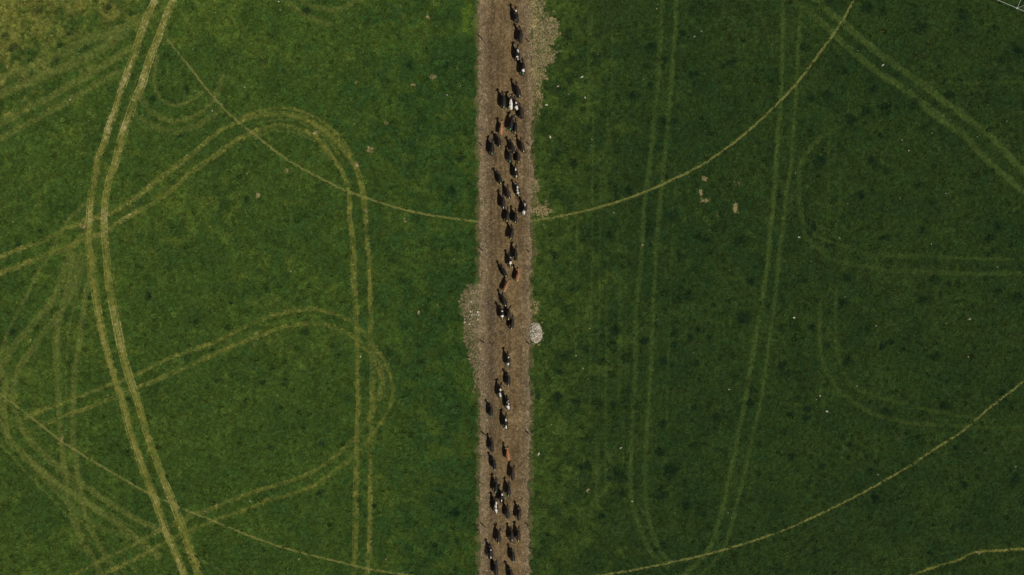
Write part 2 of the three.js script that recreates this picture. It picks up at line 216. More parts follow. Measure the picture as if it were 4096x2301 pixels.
// ------------------------------------------------------------------ ground colour (albedo, linear)
const C3 = [0, 0, 0];
function set3(r, g, b) { C3[0] = r; C3[1] = g; C3[2] = b; }
function blend(r, g, b, t) { C3[0] += (r - C3[0]) * t; C3[1] += (g - C3[1]) * t; C3[2] += (b - C3[2]) * t; }
function grass(x, z) {
  const u = x / U + 1288, v = z / U + 723.5;
  const big = at(NA, x, z, 210), mid = at(NB, x, z, 62), sml = at(NC, x, z, 34), fine = at(ND, x, z, 24);
  if (x < 0) {
    set3(0.0385, 0.0700, 0.0115);
    blend(0.0190, 0.0435, 0.0098, 0.75 * ss(0.42, 0.72, mid * 0.45 + sml * 0.55));
    blend(0.062, 0.090, 0.014, 0.6 * ss(0.52, 0.74, big * 0.4 + at(NB, x + 31, z + 7, 29) * 0.6));
    blend(0.0180, 0.0440, 0.0105, 0.8 * ss(0.42, 0.7, clamp((u - 700) / 420) * 0.45 + (at(NB, x + 3, z + 17, 33) - 0.5) * 0.8 + (sml - 0.5) * 0.5 + 0.2));   // the richer, darker ryegrass towards the lane
    // trampled, drier sward round the vehicle routes
    const dry = clamp(1.15 - (u + v * 1.15) / 520) + 0.45 * clamp(1 - Math.hypot((u - 1140) / 70, (v - 150) / 260)) + 0.22 * clamp(1 - Math.abs(u - 250) / 420);
    blend(0.112, 0.116, 0.025, 0.78 * ss(0.42, 0.82, dry * 0.74 + (at(NA, x + 9, z, 27) - 0.5) * 0.65 + (sml - 0.5) * 0.4));
    blend(0.066, 0.108, 0.012, 0.8 * ss(0.42, 0.7, clamp(1 - Math.hypot((u - 1172) / 48, (v - 50) / 120)) * 0.75 + (at(NC, x, z, 40) - 0.5) * 1.1));
  } else {
    set3(0.0225, 0.0440, 0.0094);
    blend(0.0095, 0.0260, 0.0078, 0.8 * ss(0.4, 0.72, mid * 0.4 + sml * 0.6));
    blend(0.024, 0.041, 0.0105, 0.6 * ss(0.52, 0.74, big * 0.4 + at(NB, x + 31, z + 7, 27) * 0.6));
    const lush = clamp(1 - (u - 1335) / 480);
    blend(0.040, 0.068, 0.012, 0.75 * ss(0.4, 0.72, lush * 0.58 + (at(NA, x + 9, z, 31) - 0.5) * 0.8 + 0.1));
  }
  const k = (0.5 + 1.0 * sml) * (0.65 + 0.7 * fine);
  C3[0] *= k; C3[1] *= k; C3[2] *= k;
  const rank = sampleMask(rankMask, x, z);
  if (rank) blend(0.006, 0.020, 0.0085, rank * 0.8);
  const n = at(NA, x, z, 16), n2 = at(NC, x, z, 15), n3 = at(NB, x, z, 55);
  const pale = sampleMask(paleMask, x, z);
  if (pale) x < 0 ?  blend(0.125, 0.14, 0.034, pale * (0.4 + 0.5 * n3) * (0.7 + 0.6 * n2)) : blend(0.060, 0.094, 0.021, pale * (0.3 + 0.7 * n3) * (0.7 + 0.6 * n2));
  const dry = Math.min(1.25, sampleMask(dryMask, x, z));
  if (dry) {
    const w = dry * 0.12 + 0.82 * ss(0.12, 0.95, dry * (0.5 + 0.6 * n3) + (n2 - 0.5) * 0.4 + (fine - 0.5) * 0.3 + (n - 0.5) * 0.55) * Math.min(1, 0.35 + dry);
    blend(0.165, 0.166, 0.036, clamp(w * 1.05));
    blend(0.33, 0.29, 0.14, clamp((dry * n3 * 1.1 + n2 * 0.5 - 0.86) * 1.5 + (u < 460 && dry > 0.5 ? (v < 340 ? 0.75 : v < 620 ? 0.45 : 0.25) * ss(0.35, 0.75, n2 * 0.6 + n * 0.4) : 0)) * ss(0.3, 0.75, dry));
  }
  if (x > -7 && x < 5) {
    const d = Math.max(laneL(z) - x, x - laneR(z)), w = ss(0.62, 0.3, clamp(d / 0.6) + (n2 - 0.5) * 0.8 + (n - 0.5) * 0.9 + 0.12);
    if (w > 0) { const g = 0.6 + 0.8 * fine; blend(0.115 * g, 0.097 * g, 0.044 * g, w * 0.7); }
  }
  const tread = sampleMask(treadMask, x, z) * clamp(0.85 + 0.3 * n3 + (n - 0.5) * 0.3);
  if (tread) { const lug = 0.5 + 0.5 * Math.sin((sampleMask(treadPos, x, z)) * Math.PI * 2 / 0.42); blend(0.165, 0.168, 0.048, clamp(tread * (0.55 + 0.3 * n2 + 0.2 * lug))); }
  const bare = sampleMask(bareMask, x, z);
  if (bare) { const w = ss(0.25, 0.7, bare * 0.74 + (n2 - 0.5) * 0.95 + (fine - 0.5) * 0.7), g = (0.55 + 0.9 * fine) * (0.75 + 0.5 * n); x < 0 && u > 1140 ? blend(0.165 * g, 0.132 * g, 0.08 * g, w) : blend(0.215 * g, 0.172 * g, 0.082 * g, w); }
}
const toS = (v) => { v = clamp(v); return 255 * (v <= 0.0031308 ? 12.92 * v : 1.055 * Math.pow(v, 1 / 2.4) - 0.055); };
const lut = new Uint8Array(4096); for (let i = 0; i < 4096; i++) lut[i] = Math.round(toS(i / 4095 * 0.6));
const enc = (v) => lut[clamp(Math.round(v / 0.6 * 4095), 0, 4095)];
function colourTexture(w, h, x0, x1, z0, z1, f) {
  const d = new Uint8Array(w * h * 4);
  for (let j = 0, o = 0; j < h; j++) for (let i = 0; i < w; i++, o += 4) {
    f(mix(x0, x1, (i + 0.5) / w), mix(z0, z1, (j + 0.5) / h));
    d[o] = enc(C3[0]); d[o + 1] = enc(C3[1]); d[o + 2] = enc(C3[2]); d[o + 3] = 255;
  }
  const t = new THREE.DataTexture(d, w, h, THREE.RGBAFormat);
  t.colorSpace = THREE.SRGBColorSpace; t.magFilter = THREE.LinearFilter; t.minFilter = THREE.LinearFilter; t.needsUpdate = true;
  return t;
}
function bumpTexture(T1, T2) {
  const d = new Uint8Array(NS * NS * 4);
  for (let i = 0; i < NS * NS; i++) { const v = Math.round(255 * clamp(0.55 * T1[i] + 0.45 * T2[i])); d[i * 4] = d[i * 4 + 1] = d[i * 4 + 2] = v; d[i * 4 + 3] = 255; }
  const t = new THREE.DataTexture(d, NS, NS, THREE.RGBAFormat);
  t.wrapS = t.wrapT = THREE.RepeatWrapping; t.magFilter = THREE.LinearFilter; t.needsUpdate = true;
  return t;
}
const bumpA = bumpTexture(NC, ND);
const groundY = (x, z) => {
  const edge = ss(3.2, 7, Math.abs(x));
  return -0.01 + edge * (0.10 * (at(NA, x, z, 40) - 0.5) + 0.07 * (at(NC, x, z, 30) - 0.5)) - 0.03 * Math.max(sampleMask(dryMask, x, z), sampleMask(treadMask, x, z) * 1.3) + 0.05 * (sampleMask(bareMask, x, z) > 0.4 ? at(ND, x, z, 30) - 0.4 : 0);
};
function sheet(x0, x1, z0, z1, step, yOf) {
  const nx = Math.round((x1 - x0) / step), nz = Math.round((z1 - z0) / step), p = new Float32Array((nx + 1) * (nz + 1) * 3), uv = new Float32Array((nx + 1) * (nz + 1) * 2), idx = new Uint32Array(nx * nz * 6);
  for (let j = 0, k = 0; j <= nz; j++) for (let i = 0; i <= nx; i++, k++) {
    const x = mix(x0, x1, i / nx), z = mix(z0, z1, j / nz);
    p[k * 3] = x; p[k * 3 + 1] = yOf(x, z); p[k * 3 + 2] = z; uv[k * 2] = i / nx; uv[k * 2 + 1] = j / nz;
  }
  for (let j = 0, q = 0; j < nz; j++) for (let i = 0; i < nx; i++) { const a = j * (nx + 1) + i, b = a + 1, c = a + nx + 1, d = c + 1; idx[q++] = a; idx[q++] = c; idx[q++] = b; idx[q++] = b; idx[q++] = c; idx[q++] = d; }
  const g = new THREE.BufferGeometry();
  g.setAttribute('position', new THREE.BufferAttribute(p, 3)); g.setAttribute('uv', new THREE.BufferAttribute(uv, 2)); g.setIndex(new THREE.BufferAttribute(idx, 1)); g.computeVertexNormals();
  return g;
}
function pasture(name, x0, x1) {
  const t = colourTexture(2048, 2048, x0, x1, Z0, Z1, grass), b = bumpA.clone();
  b.repeat.set((x1 - x0) / 14, (Z1 - Z0) / 14); b.needsUpdate = true;
  const m = new THREE.MeshPhysicalMaterial({ map: t, roughness: 1, specularIntensity: 0.15, bumpMap: b, bumpScale: 0.06 });
  tag(mesh(name, sheet(x0, x1, Z0, Z1, 0.22, groundY), m, scene), null, null, null, 'structure');
}
pasture('pasture', X0, 0);
pasture('pasture_001', 0, X1);
// the land beyond, as one sheet with an opening for the two pastures
{
  const t = colourTexture(512, 512, 0, 60, 0, 60, (x, z) => { const w = (q) => at(q, x, z, 60); set3(0.03, 0.064, 0.019); blend(0.018, 0.045, 0.016, ss(0.4, 0.7, w(NB))); blend(0.06, 0.075, 0.02, 0.6 * ss(0.5, 0.75, w(NA))); const k = 0.7 + 0.6 * w(NC); C3[0] *= k; C3[1] *= k; C3[2] *= k; });
  t.wrapS = t.wrapT = THREE.RepeatWrapping;
  const s = new THREE.Shape([[-1800, -1800], [1800, -1800], [1800, 1800], [-1800, 1800]].map((q) => new THREE.Vector2(...q)));
  s.holes.push(new THREE.Path([[X0 + 0.3, Z0 + 0.3], [X0 + 0.3, Z1 - 0.3], [X1 - 0.3, Z1 - 0.3], [X1 - 0.3, Z0 + 0.3]].map((q) => new THREE.Vector2(...q))));
  const g = new THREE.ShapeGeometry(s); g.rotateX(Math.PI / 2);
  const uv = g.attributes.uv, p = g.attributes.position; for (let i = 0; i < uv.count; i++) uv.setXY(i, p.getX(i) / 60, p.getZ(i) / 60);
  const ix = g.index.array; for (let i = 0; i < ix.length; i += 3) { const a = ix[i]; ix[i] = ix[i + 1]; ix[i + 1] = a; } g.computeVertexNormals();
  g.translate(0, -0.16, 0);
  tag(mesh('terrain', g, new THREE.MeshPhysicalMaterial({ map: t, roughness: 1, specularIntensity: 0.15 }), scene), null, null, null, 'structure');
}
// lane: earth and gravel, uneven edges
function laneColour(x, z) {
  const l = laneL(z), r = laneR(z), f = at(ND, x, z, 22), s = at(NC, x, z, 26), m = at(NB, x, z, 38), st = at(NA, x * 7, z, 60);
  const str = at(NB, x * 11, z * 0.6, 60), cut = (c, w) => Math.exp(-(((x - c + (st - 0.5) * 0.5) / w) ** 2));
  set3(0.158, 0.109, 0.053);
  blend(0.092, 0.064, 0.032, 0.85 * ss(0.42, 0.72, m * 0.55 + s * 0.3 + (str - 0.5) * 0.9 + 0.05));
  blend(0.21, 0.150, 0.078, 0.6 * ss(0.5, 0.8, at(NA, x, z, 24)));
  const gl = ss(1.9, 0.5, x - l + (st - 0.5) * 1.3 + (s - 0.5) * 0.8), gr = ss(1.5, 0.4, r - x + (st - 0.5) * 1.1 + (s - 0.5) * 0.8);
  blend(0.212, 0.163, 0.096, 0.7 * Math.max(gl * (0.25 + 0.9 * str), gr * (0.2 + 0.9 * str)));
  blend(0.088, 0.066, 0.042, (0.45 + 0.5 * ss(0.3, 0.7, clamp(1 - Math.abs(z - 7) / 13))) * cut(-3.05, 0.75) * (0.6 + 0.8 * m));
  blend(0.095, 0.070, 0.044, 0.4 * cut(1.75, 0.3) * (0.3 + str));
  blend(0.075, 0.058, 0.036, 0.45 * ss(0.62, 0.8, at(NB, x + 4, z + 3, 17)));
  const k = (0.56 + 0.8 * s) * (0.5 + 0.9 * f);
  C3[0] *= k; C3[1] *= k; C3[2] *= k;
  if (f > 0.66) blend(0.42, 0.35, 0.24, (f - 0.66) * 2 * (0.4 + Math.max(gl, gr)));
}
{
  const nz = 1040, nx = 72, p = [], uv = [], idx = [];
  for (let j = 0; j <= nz; j++) {
    const z = mix(Z0, Z1, j / nz), l = laneL(z), r = laneR(z);
    for (let i = 0; i <= nx; i++) {
      const x = mix(l, r, i / nx), rim = i === 0 || i === nx ? -0.09 : i === 1 || i === nx - 1 ? -0.012 : 0;
      p.push(x, laneY(x, z) + rim, z); uv.push((x + 6) / 12, j / nz);
    }
  }
  for (let j = 0; j < nz; j++) for (let i = 0; i < nx; i++) { const a = j * (nx + 1) + i, b = a + 1, c = a + nx + 1, d = c + 1; idx.push(a, c, b, b, c, d); }
  const g = new THREE.BufferGeometry(); g.setAttribute('position', new THREE.Float32BufferAttribute(p, 3)); g.setAttribute('uv', new THREE.Float32BufferAttribute(uv, 2)); g.setIndex(idx); g.computeVertexNormals();
  const t = colourTexture(384, 2048, -6, 6, Z0, Z1, laneColour), b = bumpA.clone(); b.repeat.set(12 / 9, (Z1 - Z0) / 9); b.needsUpdate = true;
  tag(mesh('farm_lane', g, new THREE.MeshPhysicalMaterial({ map: t, roughness: 1, specularIntensity: 0.25, bumpMap: b, bumpScale: 0.05 }), scene), null, null, null, 'structure');
}

// ------------------------------------------------------------------ ground cover that nobody could count
const M4 = new THREE.Matrix4(), Q4 = new THREE.Quaternion(), E4 = new THREE.Euler(), P4 = new THREE.Vector3(), S4 = new THREE.Vector3(), COL = new THREE.Color();
function scatter(name, geometry, material, count, place, label, category) {
  const im = new THREE.InstancedMesh(geometry, material, count);
  let n = 0;
  for (let k = 0; k < count; k++) if (place(k)) { M4.compose(P4, Q4, S4); im.setMatrixAt(n, M4); im.setColorAt(n, COL); n++; }
  im.count = n; im.name = numbered(name); im.castShadow = im.receiveShadow = true;
  scene.add(im);
  return tag(im, label, category, null, 'stuff');
}
const turn = (y, tilt = 0) => Q4.setFromEuler(E4.set(rr(-tilt, tilt), y, rr(-tilt, tilt)));
function tuftGeometry(blades, reach, tall) {
  const p = [];
  for (let k = 0; k < blades; k++) {
    const a = rr(0, 6.283), cx = Math.cos(a) * reach * rr(0, 0.6), cz = Math.sin(a) * reach * rr(0, 0.6), b = a + rr(-0.9, 0.9), l = reach * rr(0.6, 1.1), h = tall * rr(0.6, 1), w = reach * rr(0.10, 0.2), px = -Math.sin(b) * w, pz = Math.cos(b) * w;
    const mx = cx + Math.cos(b) * l * 0.45, mz = cz + Math.sin(b) * l * 0.45, ex = cx + Math.cos(b) * l, ez = cz + Math.sin(b) * l;
    p.push(cx - px, -0.02, cz - pz, cx + px, -0.02, cz + pz, mx + px, h, mz + pz, cx - px, -0.02, cz - pz, mx + px, h, mz + pz, mx - px, h, mz - pz, mx - px, h, mz - pz, mx + px, h, mz + pz, ex, h * 0.75, ez);
  }
  const g = new THREE.BufferGeometry(); g.setAttribute('position', new THREE.Float32BufferAttribute(p, 3)); g.computeVertexNormals();
  return g;
}
const bladeMat = new THREE.MeshPhysicalMaterial({ color: 0xffffff, roughness: 0.9, specularIntensity: 0.2, side: THREE.DoubleSide });
const onLane = (x, z, pad = 0) => x > laneL(z) + pad && x < laneR(z) - pad;
const tufts = [tuftGeometry(9, 0.2, 0.07), tuftGeometry(8, 0.17, 0.085)];
for (const [gi, g] of tufts.entries()) scatter('grass', g, bladeMat, 210000, () => {
  const x = rr(-79, 79), z = rr(-45.5, 45.5);
  if (onLane(x, z, -0.05)) return false;
  const worn = Math.max(sampleMask(dryMask, x, z), sampleMask(treadMask, x, z), sampleMask(bareMask, x, z) * 1.1);
  if (worn > 0.35 && rnd() < worn * 1.1) return false;
  const rank = sampleMask(rankMask, x, z);
  grass(x, z);
  const k = rr(0.75, 2.15);
  COL.setRGB(C3[0] * k * rr(0.9, 1.12), C3[1] * k, C3[2] * k);
  const s = rr(0.7, 1.3);
  P4.set(x, groundY(x, z), z); turn(rr(0, 6.283), 0.12); S4.set(s, s * (1 + 1.3 * rank) * (1 - 0.6 * clamp(worn)), s);
  return true;
}, gi ? 'longer pasture grass blades growing among the short sward' : 'short pasture grass covering both fields', 'grass');
// taller fringe along the lane's edges and the bright clumps at its upper left
const fringe = tuftGeometry(14, 0.26, 0.17);
scatter('verge_grass', fringe, bladeMat, 15000, (k) => {
  const left = k % 2, z = rr(-45, 45);
  let x = left ? laneL(z) - Math.abs(rr(-1, 1) * rr(0, 1)) * 1.3 - 0.02 : laneR(z) + Math.abs(rr(-1, 1) * rr(0, 1)) * 1.0 + 0.02, zz = z;
  if (k % 5 === 0) { x = gx(rr(1118, 1204)); zz = gz(rr(-60, 140)); }
  const bare = sampleMask(bareMask, x, zz);
  if (at(NA, x, zz, 19) < 0.46 || (bare > 0.3 && rnd() < 0.8)) return false;
  grass(x, zz);
  const q = rr(1.0, 2.0), s = rr(0.6, 1.25);
  COL.setRGB(C3[0] * q, C3[1] * q, C3[2] * q);
  P4.set(x, groundY(x, zz), zz); turn(rr(0, 6.283), 0.2); S4.set(s, s * rr(0.7, 1.3), s);
  return true;
}, 'taller rough grass fringing both edges of the lane', 'grass');
scatter('grass_clumps', fringe, bladeMat, 16000, () => {
  const x = rr(-79, 79), z = rr(-45, 45);
  if (onLane(x, z, -0.3) || Math.max(sampleMask(dryMask, x, z), sampleMask(treadMask, x, z), sampleMask(bareMask, x, z), sampleMask(paleMask, x, z)) > 0.2) return false;
  grass(x, z);
  const q = rr(0.55, 2.1), s = rr(0.7, 1.5);
  COL.setRGB(C3[0] * q * rr(0.85, 1.15), C3[1] * q, C3[2] * q);
  P4.set(x, groundY(x, z), z); turn(rr(0, 6.283), 0.2); S4.set(s, s * rr(0.4, 0.9), s);
  return true;
}, 'coarser grass clumps standing up here and there over the pastures', 'grass');
function lump(detail, rough, flat, s0) {
  const keep = seed; seed = s0;
  const g = mergeVertices(new THREE.IcosahedronGeometry(1, detail).deleteAttribute('normal').deleteAttribute('uv')), p = g.attributes.position;
  for (let i = 0; i < p.count; i++) { const k = 1 + rr(-rough, rough); p.setXYZ(i, p.getX(i) * k, p.getY(i) * k * flat, p.getZ(i) * k); }
  g.computeVertexNormals(); seed = keep;
  return g;
}
const pebbleMat = new THREE.MeshStandardMaterial({ color: 0xffffff, roughness: 0.9, flatShading: true });
scatter('gravel', lump(0, 0.28, 0.6, 5), pebbleMat, 24000, (k) => {
  const z = rr(-46, 46), l = laneL(z), r = laneR(z), side = k % 10;
  const x = side < 5 ? l + Math.abs(rr(-1, 1) * rr(0.2, 1)) * 2.2 - 0.15 : side < 8 ? r - Math.abs(rr(-1, 1) * rr(0.2, 1)) * 1.7 + 0.12 : rr(l, r);
  const st = at(NA, x * 7, z, 60); if (rnd() > 0.35 + st) return false;
  const s = 0.012 + 0.038 * Math.pow(rnd(), 3.2), v = rr(0.13, 0.46);
  COL.setRGB(v, v * rr(0.8, 0.88), v * rr(0.52, 0.66));
  P4.set(x, (onLane(x, z, 0.1) ? laneY(x, z) : groundY(x, z)) + s * 0.2, z); turn(rr(0, 6.283), 0.5); S4.set(s, s, s * rr(0.8, 1.5));
  return true;
}, 'pale loose gravel along the lane', 'gravel');
scatter('earth_clods', lump(0, 0.3, 0.6, 8), new THREE.MeshStandardMaterial({ color: 0xffffff, roughness: 1 }), 26000, () => {
  const u = rnd() < 0.55 ? rr(1330, 1412) : rr(1148, 1210), v = u > 1300 ? (rnd() < 0.72 ? rr(-40, 275) : rr(450, 900)) : rr(715, 1010), x = gx(u), z = gz(v), b = sampleMask(bareMask, x, z);
  if (onLane(x, z, 0.1) || b < 0.35 || rnd() > b) return false;
  const s = rr(0.03, 0.14), q = rr(0.5, 1.2) * (u < 1300 ? 0.75 : 1), green = rnd() < 0.35;
  green ? COL.setRGB(0.085 * q, 0.105 * q, 0.03 * q) : COL.setRGB(0.25 * q, 0.198 * q, 0.098 * q);
  P4.set(x, groundY(x, z) + s * 0.1, z); turn(rr(0, 6.283), 0.4); S4.set(s, s * 1.1, s * rr(0.8, 1.5));
  return true;
}, 'dry tan clods and stubble on the trampled verges', 'clods');
scatter('stone_chips', lump(0, 0.3, 0.5, 9), pebbleMat, 1500, (k) => {
  const right = k % 5 === 0, u = right ? rr(1350, 2600) : (k % 5 < 3 ? rr(-20, 620) : rr(-20, 1200)), v = k % 5 < 3 && !right ? rr(-20, 560) : rr(-20, 1470), x = gx(u), z = gz(v);
  if (at(NA, x, z, 60) < 0.42) return false;
  const s = 0.025 + 0.045 * Math.pow(rnd(), 3), q = rr(0.2, 0.5);
  COL.setRGB(q, q * 0.95, q * 0.78); P4.set(x, groundY(x, z) + 0.03, z); turn(rr(0, 6.283), 0.3); S4.set(s, s, s * rr(0.8, 1.6));
  return true;
}, 'tiny pale stone chips and dry droppings scattered thinly through the grass', 'stone chips');
scatter('yellow_flowers', lump(0, 0.2, 0.5, 10), new THREE.MeshStandardMaterial({ color: 0xffffff, roughness: 0.9 }), 900, () => {
  const u = rr(1750, 2500), v = rr(40, 1250), x = gx(u), z = gz(v);
  if (at(NB, x, z, 70) < 0.6) return false;
  const s = rr(0.02, 0.04); COL.setRGB(0.5, 0.42, 0.03); P4.set(x, groundY(x, z) + 0.09, z); turn(0); S4.set(s, s, s);
  return true;
}, 'tiny yellow flowers dotted over the right pasture', 'flowers');

// ------------------------------------------------------------------ single pale stones lying in the grass
const stoneGeo = [lump(1, 0.16, 0.55, 31), lump(1, 0.2, 0.5, 32), lump(1, 0.18, 0.6, 33)];
const stoneMats = [[0.34, 0.31, 0.25], [0.27, 0.23, 0.18], [0.42, 0.39, 0.33]].map((c) => new THREE.MeshStandardMaterial({ color: new THREE.Color().setRGB(...c), roughness: 0.9 }));
const tanMat = new THREE.MeshStandardMaterial({ color: new THREE.Color().setRGB(0.36, 0.23, 0.15), roughness: 0.95 });
const LONE = [[196, 135], [184, 209], [176, 251], [226, 284], [490, 229], [534, 279], [615, 220], [497, 14], [701, 4], [705, 26], [1099, 86], [1125, 239], [1158, 216], [913, 132], [621, 437], [33, 558], [271, 994], [77, 855], [258, 863], [698, 994], [907, 897], [752, 1407], [971, 1407], [629, 1261],
  [1654, 11], [1652, 22], [1764, 79], [1747, 92], [1503, 137], [1464, 194], [1619, 199], [1404, 217], [1375, 264], [1472, 246], [1430, 237], [1384, 345], [1458, 299], [1489, 351], [2221, 164], [2158, 127], [2344, 335], [2269, 352], [2459, 344], [2533, 305], [1487, 365], [1847, 408], [1368, 565], [1544, 535], [1554, 470], [1347, 652], [1401, 655], [2010, 597], [2112, 599], [2041, 658], [2343, 614], [2234, 573], [2286, 379], [2379, 487], [2447, 561], [2001, 436], [2509, 672],
  [1654, 804], [1449, 895], [1483, 826], [1762, 893], [1744, 887], [1834, 980], [1467, 927], [1997, 799], [2080, 1035], [2439, 803], [2156, 972], [2436, 898], [2204, 820], [2063, 996], [2381, 814], [2126, 747], [1355, 1142], [1562, 1127], [1604, 1130], [1739, 1220], [1698, 1290], [1832, 1290], [1590, 1261], [1575, 1332], [1413, 1252], [2555, 1174], [2209, 1194], [2113, 1127], [2031, 1381]];
const BIG = new Set(['2080,1035', '1404,217', '1375,264', '1384,345', '2010,597', '1355,1142', '1562,1127', '1464,194', '2221,164', '2439,803', '1997,799', '1472,246']);
LONE.forEach(([u, v], k) => {
  const big = BIG.has(`${u},${v}`), s = big ? rr(0.12, 0.155) : rr(0.06, 0.1), x = gx(u), z = gz(v), left = u < 1288;
  const m = mesh(numbered('pale_stone'), stoneGeo[k % 3], stoneMats[(k * 7) % 3], scene);
  m.position.set(x, groundY(x, z) + 0.04, z); m.rotation.y = rr(0, 6.283); m.scale.set(s, s * 0.8, s * rr(1, big ? 2 : 1.5));
  if (left) tag(m, 'small pale stone lying alone in the grass of the left pasture', 'stone', 'small stones in the left pasture');
  else if (!big) tag(m, 'small pale stone lying alone in the grass of the right pasture', 'stone', 'small stones in the right pasture');
  else {
    const own = { '2080,1035': 'largest white stone in the lower right pasture, above the lower wheel line', '1404,217': 'pale stone just right of the lower end of the big tan verge', '1375,264': 'long narrow pale stone beside the lane, below the big tan verge', '1384,345': 'long pale stone right of the lane, level with the upper fence posts', '2010,597': 'bright pale stone between the faint twin wheel lines and the dark clumps at right', '1355,1142': 'pale stone close to the lane in the lower right pasture', '1562,1127': 'pale stone, left one of two side by side in the lower right pasture', '1464,194': 'pale stone in the upper right pasture, a few strides right of the tan verge', '2221,164': 'long pale stone between the two diagonal wheel lines at upper right', '2439,803': 'long pale stone near the right end of the lower wheel line', '1997,799': 'pale stone near the faint curved tracks in the middle of the right pasture', '1472,246': 'narrow pale stone below the one right of the tan verge' };
    tag(m, own[`${u},${v}`], 'stone');
  }
});

// ------------------------------------------------------------------ stone heaps beside the lane
const heapMats = [[0.44, 0.4, 0.32], [0.33, 0.29, 0.22], [0.53, 0.49, 0.41], [0.24, 0.2, 0.15]].map((c) => new THREE.MeshStandardMaterial({ color: new THREE.Color().setRGB(...c), roughness: 0.9 }));
{
  const t = thing('stone_heap', 'dense oval heap of white stones on the right verge', 'stone heap');
  const cx = gx(1347.5), cz = gz(837); t.position.set(cx, groundY(cx, cz), cz); t.rotation.y = 0.1;
  const parts = [[], [], [], []];
  let kept = 0;
  for (let k = 0; k < 640; k++) {
    const a = rr(0, 6.283), q = Math.sqrt(rnd()), x = Math.cos(a) * q * 0.92, z = Math.sin(a) * q * 1.52, s = rr(0.06, 0.115), d = Math.hypot(x + 0.05, z + 0.25);
    const dome = 0.42 * Math.pow(1 - q * q, 0.7) * (1 - 0.45 * Math.exp(-((d / 0.28) ** 2)));
    const y = dome * (k < 330 ? rr(0.1, 0.8) : 1);
    const top = k >= 330 && s > 0.088 && kept < 110;
    if (top) {
      kept++;
      const m = mesh('stone', stoneGeo[k % 3], heapMats[k % 4], t); m.position.set(x, y + 0.03, z); m.rotation.set(rr(-0.5, 0.5), rr(0, 6.283), rr(-0.5, 0.5)); m.scale.set(s, s, s * rr(1.1, 1.7));
    } else {
      const g = lump(0, 0.22, 0.7, 400 + (k % 40)); g.scale(s, s, s * rr(1.1, 1.7)); g.rotateX(rr(-0.5, 0.5)); g.rotateY(rr(0, 6.283)); g.translate(x, y + 0.02, z); parts[k % 4].push(g);
    }
  }
  parts.forEach((p, k) => { const m = mesh('small_stones', mergeGeometries(p), heapMats[k], t); m.userData.kind = 'stuff'; });
}
{
  const t = thing('scattered_stones', 'loose spread of white stones on the trampled left verge', 'stones');
  const cx = gx(1187), cz = gz(793); t.position.set(cx, groundY(cx, cz), cz);
  let n = 0;
  for (let k = 0; k < 400 && n < 150; k++) {
    const a = rr(0, 6.283), q = Math.pow(rnd(), 0.6), x = Math.cos(a) * q * 1.15 - z0(q), z = Math.sin(a) * q * 2.4;
    if (cx + x > laneL(cz + z) + 0.4) continue;
    n++;
    const s = 0.05 + 0.08 * Math.pow(rnd(), 1.6), m = mesh('stone', stoneGeo[k % 3], heapMats[k % 4], t);
    m.position.set(x, groundY(cx + x, cz + z) - t.position.y + s * 0.2, z); m.rotation.y = rr(0, 6.283); m.scale.set(s, s, s * rr(1.1, 1.8));
  }
  const o = mesh('stone', stoneGeo[0], heapMats[2], t); o.scale.set(0.15, 0.13, 0.19); o.position.set(0.85, 0.06, -0.45);
  function z0(q) { return 0.1 * q; }
}

// ------------------------------------------------------------------ wire fences along the lane
const postMat = new THREE.MeshStandardMaterial({ color: new THREE.Color().setRGB(0.075, 0.058, 0.042), roughness: 0.95 });
const topMat = new THREE.MeshStandardMaterial({ color: new THREE.Color().setRGB(0.2, 0.17, 0.13), roughness: 0.95 });
const wireMat = new THREE.MeshStandardMaterial({ color: new THREE.Color().setRGB(0.3, 0.3, 0.3), roughness: 0.5, metalness: 0.7 });
function fence(label, list, tall, side) {
  const t = thing('wire_fence', label, 'fence', 'fences along the lane');
  const pts = list.map(([px, pz]) => new THREE.Vector3(px, 0, pz));
  t.position.set(pts[0].x, 0, pts[0].z);
  pts.forEach((p, k) => {
    const h = tall * (1 + 0.05 * Math.sin(k * 2.3)), r = 0.082, prof = [[0, -0.25], [r * 1.04, -0.25], [r * 1.02, 0.1], [r, h * 0.6], [r * 0.97, h - 0.02], [r * 0.88, h]];
    const y0 = (onLane(p.x, p.z) ? laneY(p.x, p.z) : groundY(p.x, p.z)) - 0.01;
    const post = mesh('post', new THREE.LatheGeometry(prof.map((q) => new THREE.Vector2(...q)), 9), postMat, t);
    post.position.set(p.x - t.position.x, y0, p.z - t.position.z); post.rotation.set(0.02 * Math.sin(k * 3.1), k, 0.02 * Math.cos(k * 1.7));
    const cap = mesh('end_grain', new THREE.CylinderGeometry(r * 0.8, r * 0.88, 0.016, 9), topMat, post); cap.position.y = h + 0.008;
  });
  for (const f of [0.55, 0.9]) {
    const c = new THREE.CatmullRomCurve3(pts.map((p) => new THREE.Vector3(p.x - t.position.x + side * 0.066, tall * f + 0.03, p.z - t.position.z)));
    mesh('wire', new THREE.TubeGeometry(c, 60, 0.0025, 4), wireMat, t);
  }
}
const K = 150 / 4096, mp = (a, b) => [(a - 2048) * K, (b - 1150.5) * K];
fence('wire fence with taller dark wooden posts along the left side of the lane', [mp(1928, -262), mp(1930, 158), mp(1930, 584), mp(1934, 1006), mp(1936, 1373), mp(1939, 1738), mp(1939, 2107), mp(1940, 2480)], 1.12, 1);
fence('wire fence with shorter dark wooden posts along the right side of the lane', [mp(2117, -250), mp(2118, 168), mp(2118, 580), mp(2120, 1011), mp(2118, 1377), mp(2115, 1734), mp(2114, 2103), mp(2113, 2478)], 0.9, -1);

